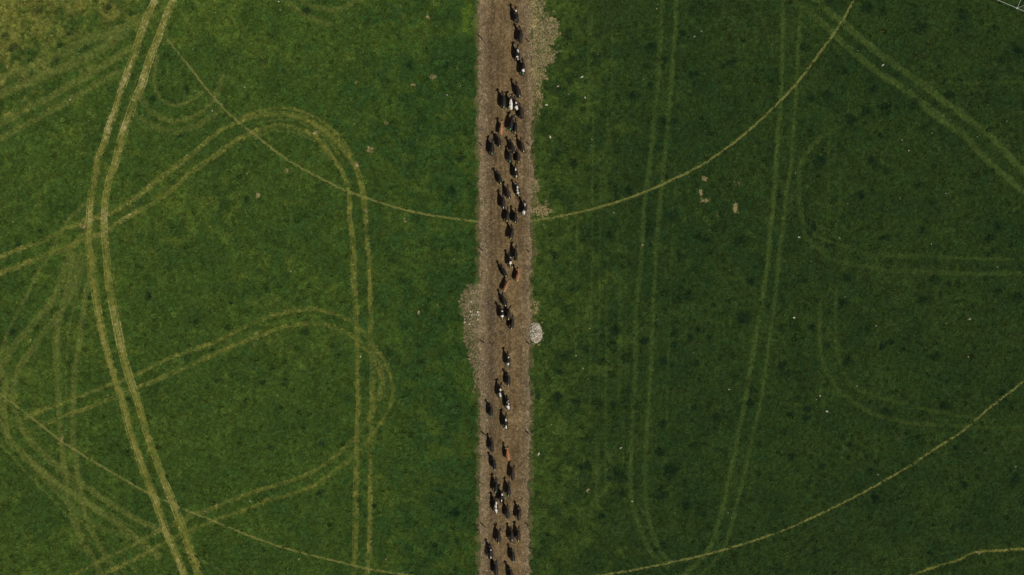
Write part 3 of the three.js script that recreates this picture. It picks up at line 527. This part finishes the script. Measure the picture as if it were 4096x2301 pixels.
// ------------------------------------------------------------------ centre-pivot irrigator span over the far right corner
{
  const steel = new THREE.MeshStandardMaterial({ color: new THREE.Color().setRGB(0.55, 0.57, 0.56), roughness: 0.45, metalness: 0.35 });
  const rubber = new THREE.MeshStandardMaterial({ color: new THREE.Color().setRGB(0.02, 0.02, 0.02), roughness: 0.9 });
  const t = thing('pivot_irrigator', 'galvanised truss span of an irrigator cutting across the top right corner', 'irrigator');
  const rodH = 2.7, pipeH = 3.7, dir = new THREE.Vector3(0.919, 0, 0.394), nor = new THREE.Vector3(0.394, 0, -0.919), half = 1.55;
  const f = 1 - rodH / 180, node = new THREE.Vector3(gx(2559) * f, 0, gz(20.8) * f);   // the truss joint seen in the corner
  t.position.set(node.x, 0, node.z);
  const bar = (name, a, b, r, m = steel) => { const d = b.clone().sub(a), g = new THREE.CylinderGeometry(r, r, d.length(), 8); g.applyQuaternion(new THREE.Quaternion().setFromUnitVectors(new THREE.Vector3(0, 1, 0), d.clone().normalize())); g.translate((a.x + b.x) / 2, (a.y + b.y) / 2, (a.z + b.z) / 2); return mesh(name, g, m, t); };
  const pt = (s, w, y) => dir.clone().multiplyScalar(s).addScaledVector(nor, w).setY(y);
  const s0 = -22.4, s1 = 30.2, bow = (s) => { const q = (s - s0) / (s1 - s0); return 0.9 * 4 * q * (1 - q); };
  // joints along the span; the one at s = 0 is the visible one
  const js = [-16.5, -11, -5.5, 0, 5.5, 11, 16.5, 22, 26.5];
  const low = (s) => rodH - 0.35 + 0.35 * bow(s) / 0.9;
  const pipe = [s0, ...js, s1].map((s) => pt(s, half, pipeH + 0.3 * bow(s)));
  mesh('water_pipe', new THREE.TubeGeometry(new THREE.CatmullRomCurve3(pipe), 80, 0.085, 10), steel, t);
  for (const w of [0, half * 2]) {
    let last = pt(s0, half, pipeH);
    for (const s of js) { const n = pt(s, w, low(s)); bar('truss_rod', last, n, 0.026); last = n; }
    bar('truss_rod', last, pt(s1, half, pipeH), 0.026);
  }
  for (const s of js) {
    bar('cross_strut', pt(s, 0, low(s)), pt(s, half * 2, low(s)), 0.03);
    for (const w of [0, half * 2]) { bar('diagonal_brace', pt(s, w, low(s)), pt(s + 1.55, half, pipeH + 0.3 * bow(s + 1.55)), 0.026); const k = mesh('joint_plate', new THREE.CylinderGeometry(0.13, 0.13, 0.07, 10), steel, t); k.position.copy(pt(s, w, low(s))); }
  }
  for (const s of [s0, s1]) {
    for (const w of [-1.9, 1.9]) {
      const foot = new THREE.Vector3().copy(pt(s, half + w, 0.62));
      bar('tower_leg', foot, pt(s, half, pipeH), 0.045);
      const wheel = mesh('wheel', new THREE.TorusGeometry(0.46, 0.16, 10, 24), rubber, t); wheel.position.copy(foot); wheel.rotation.y = Math.atan2(-nor.z, nor.x); 
      const hub = mesh('rim', new THREE.CylinderGeometry(0.36, 0.36, 0.12, 16), steel, wheel); hub.rotation.x = Math.PI / 2;
    }
    bar('base_beam', pt(s, half - 1.9, 0.62), pt(s, half + 1.9, 0.62), 0.06);
  }
}

// ------------------------------------------------------------------ the herd
function vnoise(x, y, z) {
  const h = (i, j, k) => { let n = Math.imul(i, 374761393) ^ Math.imul(j, 668265263) ^ Math.imul(k, 2147483647 ^ 1274126177); n = Math.imul(n ^ (n >>> 13), 1274126177); return ((n ^ (n >>> 16)) >>> 0) / 4294967296; };
  const i = Math.floor(x), j = Math.floor(y), k = Math.floor(z), s = (t) => t * t * (3 - 2 * t), u = s(x - i), v = s(y - j), w = s(z - k);
  return mix(mix(mix(h(i, j, k), h(i + 1, j, k), u), mix(h(i, j + 1, k), h(i + 1, j + 1, k), u), v), mix(mix(h(i, j, k + 1), h(i + 1, j, k + 1), u), mix(h(i, j + 1, k + 1), h(i + 1, j + 1, k + 1), u), v), w);
}
// joints of a walking cow: +z is ahead, feet at y = 0; each bone is [a, ra, b, rb, narrowness across]
function skeleton({ yaw, nod, phase }) {
  const B = [], b = (a, ra, c, rc, nx = 1) => B.push([a, ra, c, rc, nx]);
  b([0, 1.09, -0.80], 0.215, [0, 1.05, -0.42], 0.31, 0.98); b([0, 1.05, -0.42], 0.31, [0, 0.96, -0.12], 0.385, 0.96); b([0, 0.96, -0.12], 0.385, [0, 0.99, 0.32], 0.335, 0.8); b([0, 0.99, 0.32], 0.335, [0, 1.06, 0.58], 0.26, 0.7);
  b([0, 1.315, -0.86], 0.05, [0, 1.33, -0.3], 0.06); b([0, 1.33, -0.3], 0.06, [0, 1.355, 0.46], 0.065);
  b([0, 0.76, 0.58], 0.15, [0, 0.95, 0.66], 0.2, 0.75);
  for (const s of [-1, 1]) { b([s * 0.1, 1.28, -0.5], 0.07, [s * 0.25, 1.25, -0.55], 0.045); b([s * 0.09, 1.2, -0.85], 0.09, [s * 0.13, 1.16, -0.99], 0.05); }
  b([0, 1.28, -0.86], 0.06, [0, 1.26, -1.01], 0.045);
  b([0, 0.66, -0.58], 0.18, [0, 0.7, -0.38], 0.15, 0.95);
  const sy = Math.sin(yaw), cy = Math.cos(yaw), R = (x, y, z) => [x * cy + (z - 0.6) * sy, y + (z - 0.6) * nod, 0.6 + (z - 0.6) * cy - x * sy];
  b([0, 1.10, 0.55], 0.24, R(0, 1.22, 0.88), 0.175, 0.6); b(R(0, 1.22, 0.88), 0.175, R(0, 1.30, 1.1), 0.13, 0.66);
  b(R(0, 1.29, 1.1), 0.142, R(0, 1.17, 1.27), 0.118, 0.94); b(R(0, 1.17, 1.27), 0.112, R(0, 1.06, 1.41), 0.085, 0.95);
  b(R(0, 1.20, 1.08), 0.08, R(0, 1.06, 1.28), 0.05, 0.9);
  for (const s of [-1, 1]) b(R(s * 0.08, 1.31, 1.07), 0.045, R(s * 0.33, 1.3, 1.01), 0.05);
  for (const s of [-1, 1]) {
    const f = 0.17 * Math.sin(phase + (s > 0 ? 0 : Math.PI)), h = 0.19 * Math.sin(phase + (s > 0 ? 1.9 : Math.PI + 1.9)), fl = Math.max(0, 0.07 * Math.cos(phase + (s > 0 ? 0 : Math.PI))), hl = 0;
    b([s * 0.15, 1.02, 0.5], 0.15, [s * 0.17, 0.76, 0.46], 0.1, 0.8); b([s * 0.17, 0.76, 0.46], 0.1, [s * 0.155, 0.42, 0.47 + f * 0.6], 0.058); b([s * 0.155, 0.42, 0.47 + f * 0.6], 0.055, [s * 0.15, 0.13 + fl * 0.5, 0.47 + f], 0.042); b([s * 0.15, 0.13 + fl * 0.5, 0.47 + f], 0.045, [s * 0.15, 0.055, 0.52 + f], 0.055);
    b([s * 0.15, 1.05, -0.74], 0.19, [s * 0.2, 0.78, -0.58 + h * 0.3], 0.13, 0.85); b([s * 0.2, 0.78, -0.58 + h * 0.3], 0.125, [s * 0.16, 0.5, -0.93 + h * 0.6], 0.062); b([s * 0.16, 0.5, -0.93 + h * 0.6], 0.06, [s * 0.155, 0.13 + hl, -0.86 + h], 0.045); b([s * 0.155, 0.13 + hl, -0.86 + h], 0.047, [s * 0.155, 0.055, -0.8 + h], 0.056);
  }
  return { B, R };
}
function fieldOf(B) {
  return (x, y, z) => {
    let d = 9;
    for (const [a, ra, c, rc, nx] of B) {
      const ax = (x - a[0]) / nx + a[0] - a[0], ay = y - a[1], az = z - a[2], bx = (c[0] - a[0]) / nx, by = c[1] - a[1], bz = c[2] - a[2];
      const t = clamp((ax * bx + ay * by + az * bz) / (bx * bx + by * by + bz * bz)), ex = ax - bx * t, ey = ay - by * t, ez = az - bz * t, q = Math.sqrt(ex * ex + ey * ey + ez * ez) - (ra + (rc - ra) * t);
      const k = 0.045, h = clamp(0.5 + 0.5 * (d - q) / k);
      d = d > q + 1 ? q : mix(d, q, h) - k * h * (1 - h);
    }
    return d;
  };
}
const BX = 0.62, BY = 0.78, BZ = 1.36, OY = 0.74, OZ = 0.2;      // half extents and centre of the modelling box
function cowVariant(o) {
  const { B, R } = skeleton(o), f = fieldOf(B), res = 64, half = res / 2;
  const mc = new MarchingCubes(res, new THREE.MeshStandardMaterial(), false, false, 40000);
  for (let k = 0; k < res; k++) for (let j = 0; j < res; j++) for (let i = 0; i < res; i++) mc.field[i + j * res + k * res * res] = -f((i - half) / half * BX, OY + (j - half) / half * BY, OZ + (k - half) / half * BZ);
  mc.isolation = 0; mc.update();
  const n = mc.count, p = new Float32Array(n * 3);
  for (let i = 0; i < n; i++) { p[i * 3] = mc.positionArray[i * 3] * BX; p[i * 3 + 1] = OY + mc.positionArray[i * 3 + 1] * BY; p[i * 3 + 2] = OZ + mc.positionArray[i * 3 + 2] * BZ; }
  let g = new THREE.BufferGeometry(); g.setAttribute('position', new THREE.BufferAttribute(p, 3));
  g = mergeVertices(g, 1e-4);
  const ix = g.index.array, pa = g.attributes.position; let out = 0;
  const A = new THREE.Vector3(), Bv = new THREE.Vector3(), C = new THREE.Vector3(), N = new THREE.Vector3();
  for (let i = 0; i < ix.length; i += 300) { A.fromBufferAttribute(pa, ix[i]); Bv.fromBufferAttribute(pa, ix[i + 1]); C.fromBufferAttribute(pa, ix[i + 2]); N.crossVectors(Bv.clone().sub(A), C.clone().sub(A)).normalize(); const e = 0.03; out += Math.sign(f(A.x + N.x * e, A.y + N.y * e, A.z + N.z * e) - f(A.x - N.x * e, A.y - N.y * e, A.z - N.z * e)); }
  if (out < 0) for (let i = 0; i < ix.length; i += 3) { const a = ix[i]; ix[i] = ix[i + 1]; ix[i + 1] = a; }
  g.computeVertexNormals();
  // strip of paint over the tail head, draped on the hide
  const q = [], qi = [], nu = 4, nv = 8;
  for (let v = 0; v <= nv; v++) for (let u = 0; u <= nu; u++) {
    const z = mix(-0.76, -1.0, v / nv), x = mix(-0.05, 0.05, u / nu) * (1 - 0.3 * (v / nv)); let y = 1.55; while (y > 0.9 && f(x, y, z) > 0.008) y -= 0.004;
    q.push(x, y, z);
  }
  for (let v = 0; v < nv; v++) for (let u = 0; u < nu; u++) { const a = v * (nu + 1) + u, b = a + 1, c = a + nu + 1, d = c + 1; qi.push(a, b, c, b, d, c); }
  const paint = new THREE.BufferGeometry(); paint.setAttribute('position', new THREE.Float32BufferAttribute(q, 3)); paint.setIndex(qi); paint.computeVertexNormals();
  // tail: tapering tube with a bushy end
  const sw = o.swing, path = new THREE.CatmullRomCurve3([[0, 1.27, -0.97], [0, 1.22, -1.06], [sw * 0.25, 0.98, -1.11], [sw * 0.6, 0.72, -1.1], [sw, 0.5, -1.1 - Math.abs(sw) * 0.3]].map((a) => new THREE.Vector3(...a)));
  const tail = new THREE.TubeGeometry(path, 20, 1, 7), tp = tail.attributes.position, tn = tail.attributes.normal;
  for (let i = 0; i <= 20; i++) { const c = path.getPointAt(i / 20), w = i < 13 ? mix(0.034, 0.018, i / 13) : i === 20 ? 0.004 : 0.018 + 0.03 * Math.sin((i - 12) / 8 * Math.PI); for (let k = 0; k <= 7; k++) { const a = i * 8 + k; tp.setXYZ(a, c.x + tn.getX(a) * w, c.y + tn.getY(a) * w, c.z + tn.getZ(a) * w); } }
  tail.computeVertexNormals();
  return { body: g, paint, tail, R };
}
const variants = [[0, 0, 0, 0.02], [0.3, 0.02, 1.1, -0.12], [-0.28, -0.04, 2.3, 0.15], [0.1, -0.12, 3.5, 0.3], [-0.14, 0.05, 4.4, -0.28], [0.42, -0.05, 5.3, 0.06], [-0.4, -0.02, 0.6, 0.2], [0.16, -0.2, 2.9, -0.34]].map(([yaw, nod, phase, swing]) => cowVariant({ yaw, nod, phase, swing }));
const COATS = { k: [0.011, 0.0098, 0.0095], d: [0.0165, 0.0145, 0.0135], b: [0.029, 0.020, 0.015], t: [0.32, 0.165, 0.08], r: [0.27, 0.128, 0.062], o: [0.33, 0.14, 0.06] };
const hide = new THREE.MeshPhysicalMaterial({ color: 0xffffff, vertexColors: true, roughness: 0.65, specularIntensity: 0.6 });
const paintMats = { g: [0.12, 0.5, 0.2], y: [0.55, 0.52, 0.16], w: [0.6, 0.6, 0.5] };
for (const k in paintMats) paintMats[k] = new THREE.MeshStandardMaterial({ color: new THREE.Color().setRGB(...paintMats[k]), roughness: 0.7, side: THREE.DoubleSide });
function coloured(src, shade) {
  const g = new THREE.BufferGeometry(), p = src.attributes.position, c = new Float32Array(p.count * 3);
  g.setAttribute('position', p); g.setAttribute('normal', src.attributes.normal); g.setIndex(src.index);
  for (let i = 0; i < p.count; i++) { shade(p.getX(i), p.getY(i), p.getZ(i)); c[i * 3] = C3[0]; c[i * 3 + 1] = C3[1]; c[i * 3 + 2] = C3[2]; }
  g.setAttribute('color', new THREE.BufferAttribute(c, 3));
  return g;
}
// where, heading, size, coat, tail paint, white patches on the back (across, along, half width, half length), label
const HERD = [
  [0.61, -39.63, -3.036, 1.00, 'k', '', [[-0.03,0.59,0.16,0.16],[0.16,0.27,0.07,0.1],[0.11,-0.73,0.05,0.09]], 'black cow leading the herd, white patch across its shoulders'],
  [1.24, -36.77, 3.076, 1.02, 'd', '', [], 'plain charcoal cow walking second behind the lead cow'],
  [0.78, -34.08, -3.063, 1.00, 'k', '', [[-0.17,0.38,0.14,0.24],[0.07,-0.53,0.13,0.11],[-0.02,-0.85,0.07,0.1]], 'black cow with white shoulder patch and speckled rump, third from the front'],
  [1.59, -32.01, -3.131, 1.02, 'k', 'g', [[-0.06,-0.44,0.16,0.22]], 'black cow with one square white rump patch and green tail paint near the tan verge'],
  [0.88, -28.66, -2.841, 1.02, 'd', 'y', [], 'plain dark cow angled leftwards just ahead of the white-backed cow'],
  [-1.20, -27.15, -3.120, 1.04, 'd', 'g', [], 'dark grey cow on the left of the white-backed cow'],
  [-0.20, -26.88, -3.097, 1.00, 'k', 'y', [[-0.08,0.07,0.26,0.51],[-0.05,-0.67,0.28,0.4],[-0.04,1.04,0.07,0.14]], 'mostly white-backed cow with black head, the whitest of the herd'],
  [0.56, -26.69, -3.026, 0.88, 'b', 'y', [[-0.09,-0.62,0.31,0.3],[-0.08,0.19,0.13,0.14]], 'dark cow with broad white rump right beside the white-backed cow'],
  [1.37, -25.58, -3.030, 1.01, 'b', '', [], 'dark brown cow on the right edge, beside the cow with the broad white rump'],
  [-0.12, -23.90, 2.997, 1.01, 'k', 'g', [[-0.03,1.28,0.08,0.07]], 'black cow with small white face mark, behind the white-backed cow'],
  [0.51, -23.36, 3.069, 0.92, 'k', 'y', [], 'black cow close on the right of the cow with the white face mark'],
  [-1.57, -23.19, 3.078, 0.89, 't', '', [], 'pale tan cow, the only tan one in the upper crowded group'],
  [-1.92, -21.33, -2.949, 0.88, 'k', 'y', [], 'black cow just behind the pale tan cow'],
  [-2.92, -20.35, -3.119, 0.99, 'k', 'g', [], 'black cow with green tail paint nearest the left fence in the crowded group'],
  [0.08, -20.49, -2.879, 0.91, 'd', '', [[0.02,-0.95,0.07,0.06]], 'dark cow angled leftwards in the middle of the tight four-cow cluster'],
  [1.50, -20.61, -2.894, 0.91, 'b', 'y', [], 'brown-black cow on the right side of the tight four-cow cluster'],
  [-0.32, -19.14, -3.115, 0.88, 'd', 'g', [], 'dark cow with green tail paint at the rear left of the tight four-cow cluster'],
  [0.92, -19.03, -3.044, 0.88, 'b', 'y', [], 'dark brown cow at the rear right of the tight four-cow cluster'],
  [0.53, -16.82, -3.058, 0.95, 'k', 'y', [[-0.06,0.41,0.1,0.18],[-0.12,-0.67,0.09,0.09]], 'black cow with slanted white shoulder mark behind the tight four-cow cluster'],
  [-1.80, -15.93, -2.922, 0.88, 'k', 'y', [[0.28,1.11,0.08,0.07]], 'black cow with white ear mark, leftmost behind the tight four-cow cluster'],
  [-0.58, -13.81, -2.908, 0.92, 'b', 'y', [[0.27,0.05,0.05,0.17]], 'brownish black cow walking leftwards beside the cow with a white stripe down its back'],
  [0.83, -14.21, -2.927, 0.90, 'k', 'y', [[-0.06,0.42,0.14,0.17],[0.06,-0.07,0.1,0.26],[0.08,-0.52,0.2,0.16],[0.11,1.05,0.06,0.07]], 'black cow with a white stripe down its back'],
  [-1.29, -12.46, -3.084, 0.97, 'd', 'w', [], 'dark cow left of centre, just above the wheel mark that meets the lane'],
  [1.84, -11.47, 3.012, 0.95, 'k', 'g', [[0.06,0.53,0.13,0.17],[0.08,-0.64,0.26,0.31],[0.35,0.74,0.06,0.11]], 'black cow with white shoulder and white rump nearest the right edge above the wheel mark'],
  [-0.67, -10.48, 3.057, 0.93, 'd', 'y', [], 'dark grey cow, left one of the pair level with the wheel mark'],
  [0.48, -10.27, 3.129, 0.90, 'k', 'y', [[0.12,1.13,0.06,0.07]], 'black cow with white ear spot, right one of the pair level with the wheel mark'],
  [-0.04, -7.93, 2.970, 0.95, 'd', 'y', [], 'lone dark cow with yellow tail paint just below the wheel mark'],
  [0.50, -4.94, -3.093, 0.92, 'k', '', [], 'plain black cow right of the cow with white neck band'],
  [-0.30, -3.93, -3.070, 0.88, 'k', 'y', [[-0.13,0.49,0.13,0.08],[-0.1,-0.44,0.23,0.24]], 'black cow with narrow white neck band and white rump'],
  [-1.19, -2.31, -2.704, 0.88, 'k', 'y', [], 'black cow turning left ahead of the two red cows'],
  [0.85, -1.73, 2.998, 0.88, 'r', 'g', [[-0.22,0.18,0.06,0.16]], 'red-brown cow with small white fleck on its back'],
  [-0.87, -0.22, 2.799, 0.88, 'r', 'g', [], 'red-brown cow with plain back, behind the flecked red cow'],
  [-1.18, 1.89, -2.845, 0.88, 'k', 'y', [], 'black cow walking directly behind the plain red-brown cow'],
  [-1.48, 3.74, -3.030, 0.90, 'k', 'y', [[-0.12,0.32,0.17,0.1],[-0.06,-0.5,0.24,0.16]], 'black cow with white back spot and white rump beside the stones on the verge'],
  [-0.48, 3.80, 3.112, 0.90, 'b', 'y', [], 'brownish black cow in the middle of the three level with the stone heaps'],
  [0.02, 5.19, 3.043, 0.88, 'd', 'w', [], 'dark cow last of the group level with the stone heaps'],
  [-0.57, 10.52, -3.094, 0.93, 'k', 'g', [[-0.15,0.37,0.14,0.11],[0.04,-0.65,0.21,0.16]], 'black cow with white shoulder triangle and white rump after the gap in the herd'],
  [-0.52, 13.49, 3.124, 0.89, 'd', 'w', [], 'plain dark grey cow between the cows with white patches, below the gap'],
  [-1.71, 15.12, 3.142, 0.94, 'k', 'g', [[0.0,0.27,0.18,0.16],[-0.0,-0.39,0.14,0.14],[-0.0,-0.69,0.18,0.16]], 'black cow with two white patches chained along its rump, left below the gap'],
  [-0.61, 16.87, -3.081, 0.92, 'k', '', [[0.11,0.15,0.07,0.14],[-0.18,-0.05,0.13,0.11],[-0.03,-0.59,0.27,0.3],[-0.11,0.41,0.05,0.09]], 'black cow with round all-white rump'],
  [-3.04, 17.98, 3.142, 0.89, 'd', 'g', [], 'dark grey cow alone by the left fence beside the cow with the all-white rump'],
  [-0.93, 19.63, -3.051, 0.99, 'k', '', [[-0.12,0.34,0.11,0.18],[-0.04,-0.62,0.09,0.16],[0.06,-0.8,0.16,0.11]], 'black cow with white mid-back patch and white wedge at the tail'],
  [-2.94, 23.01, -3.129, 0.90, 'd', '', [], 'dark cow left of the orange-red cow, near the left fence post'],
  [-0.64, 24.33, -3.037, 0.88, 'o', '', [[0.18,0.99,0.07,0.07]], 'orange-red cow, the lowest red one of the herd'],
  [-2.61, 25.69, -3.027, 0.88, 'k', '', [[-0.21,0.28,0.05,0.07],[-0.0,-1.02,0.1,0.09]], 'black cow with white tail tuft left of the orange-red cow'],
  [0.09, 27.13, -3.130, 0.93, 'b', '', [], 'brownish black cow right behind the orange-red cow'],
  [-2.33, 28.96, 3.082, 0.94, 'k', 'g', [], 'black cow with green tail paint ahead of the black and white mottled cow'],
  [-0.49, 29.49, 3.105, 0.92, 'k', 'g', [], 'black cow with pale tail paint right of the cow with a white shoulder spot'],
  [-1.53, 30.46, 3.091, 0.88, 'k', '', [[-0.19,0.36,0.15,0.16],[-0.05,-0.7,0.06,0.17]], 'black cow with round white shoulder spot and white tail'],
  [-2.32, 31.82, -3.097, 1.00, 'b', '', [[-0.09,0.41,0.17,0.22],[0.06,0.03,0.17,0.26],[0.02,-0.68,0.21,0.24],[-0.01,-0.94,0.09,0.11]], 'mottled black-brown and white cow with ragged white back'],
  [-0.66, 32.76, 3.142, 0.88, 'd', '', [], 'dark cow right of the mottled cow'],
  [1.08, 32.96, 3.010, 0.94, 'b', '', [], 'brown cow nearest the right fence in the rear group'],
  [-1.93, 36.32, 3.106, 0.94, 'd', 'y', [], 'dark cow with yellow tail mark, leftmost of the row of three near the rear'],
  [-0.06, 36.13, 3.129, 0.91, 'd', '', [[-0.12,-0.74,0.07,0.09]], 'black cow with white tail spot, middle of the row of three near the rear'],
  [0.94, 36.03, -3.137, 0.94, 'b', 'y', [], 'dark cow with yellow tail mark, rightmost of the row of three near the rear'],
  [-3.13, 38.56, 3.059, 0.96, 'k', '', [[-0.03,0.41,0.1,0.09],[-0.15,-0.77,0.07,0.14]], 'black cow with white shoulder dot near the left fence at the rear'],
  [0.11, 39.12, -3.065, 0.88, 'k', 'y', [], 'black cow with yellow tail mark, last but two of the herd'],
  [-2.34, 41.01, -3.105, 0.93, 'd', '', [], 'dark cow at the bottom left end of the herd, tail near the frame edge'],
  [-0.10, 41.78, -3.022, 0.94, 'd', '', [], 'dark cow at the bottom centre of the lane, hindquarters cut by the frame'],
];
HERD.forEach(([x, z, heading, size, coat, paint, patches, label], n) => {
  const v = variants[(n * 5 + (n >> 3)) % variants.length], t = thing('cow', label, 'cow', 'dairy herd walking up the lane'), base = COATS[coat], red = base[0] > 0.2, k0 = n * 7.31;
  const shade = (px, py, pz) => {
    const m = 0.8 + 0.4 * vnoise(px * 5 + k0, py * 5, pz * 4);
    set3(base[0] * m, base[1] * m, base[2] * m);
    if (red && pz > 1.05) blend(0.07, 0.035, 0.02, ss(1.05, 1.2, pz));            // dark face of the red cows
    if (red && py < 0.55) blend(0.12, 0.06, 0.03, 0.7 * ss(0.55, 0.35, py + 0.1 * (m - 1)));
    let w = 0;
    for (const [ax, az, hx, hz] of patches) {
      const drop = Math.max(0, 1.3 - py) * 0.6, d = Math.hypot((Math.abs(px - ax) + drop) / hx, (pz - az) / hz) + (vnoise(px * 8 + k0, py * 8, pz * 8) - 0.5) * 1.0 + (vnoise(px * 19 + k0, py * 19, pz * 19) - 0.5) * 0.5;
      w = Math.max(w, 1 - ss(0.98, 1.12, d));
    }
    if (!red && coat !== 'd' && py < 0.34 && n % 3 === 0) w = Math.max(w, ss(0.34, 0.28, py + 0.1 * (m - 1)));
    if (!red && pz < -0.35 && pz > -0.8 && py < 0.64 && Math.abs(px) < 0.17 && py > 0.45) blend(0.3, 0.18, 0.14, 0.8);
    if (w > 0) blend(0.64, 0.61, 0.56, w);
    if (py < 0.075) set3(0.03, 0.025, 0.02);
  };
  mesh('body', coloured(v.body, shade), hide, t);
  const tip = (n % 4 === 0 || paint === 'w') && !red;
  mesh('tail', coloured(v.tail, (px, py, pz) => { set3(...base); if (tip && py < 0.78) blend(0.62, 0.56, 0.46, 0.9); }), hide, t);
  if (paint) mesh('tail_paint', v.paint, paintMats[paint], t);
  t.position.set(x, laneY(x, z) - 0.006, z); t.rotation.y = heading; t.scale.setScalar(size);
});

renderer.render(scene, camera);
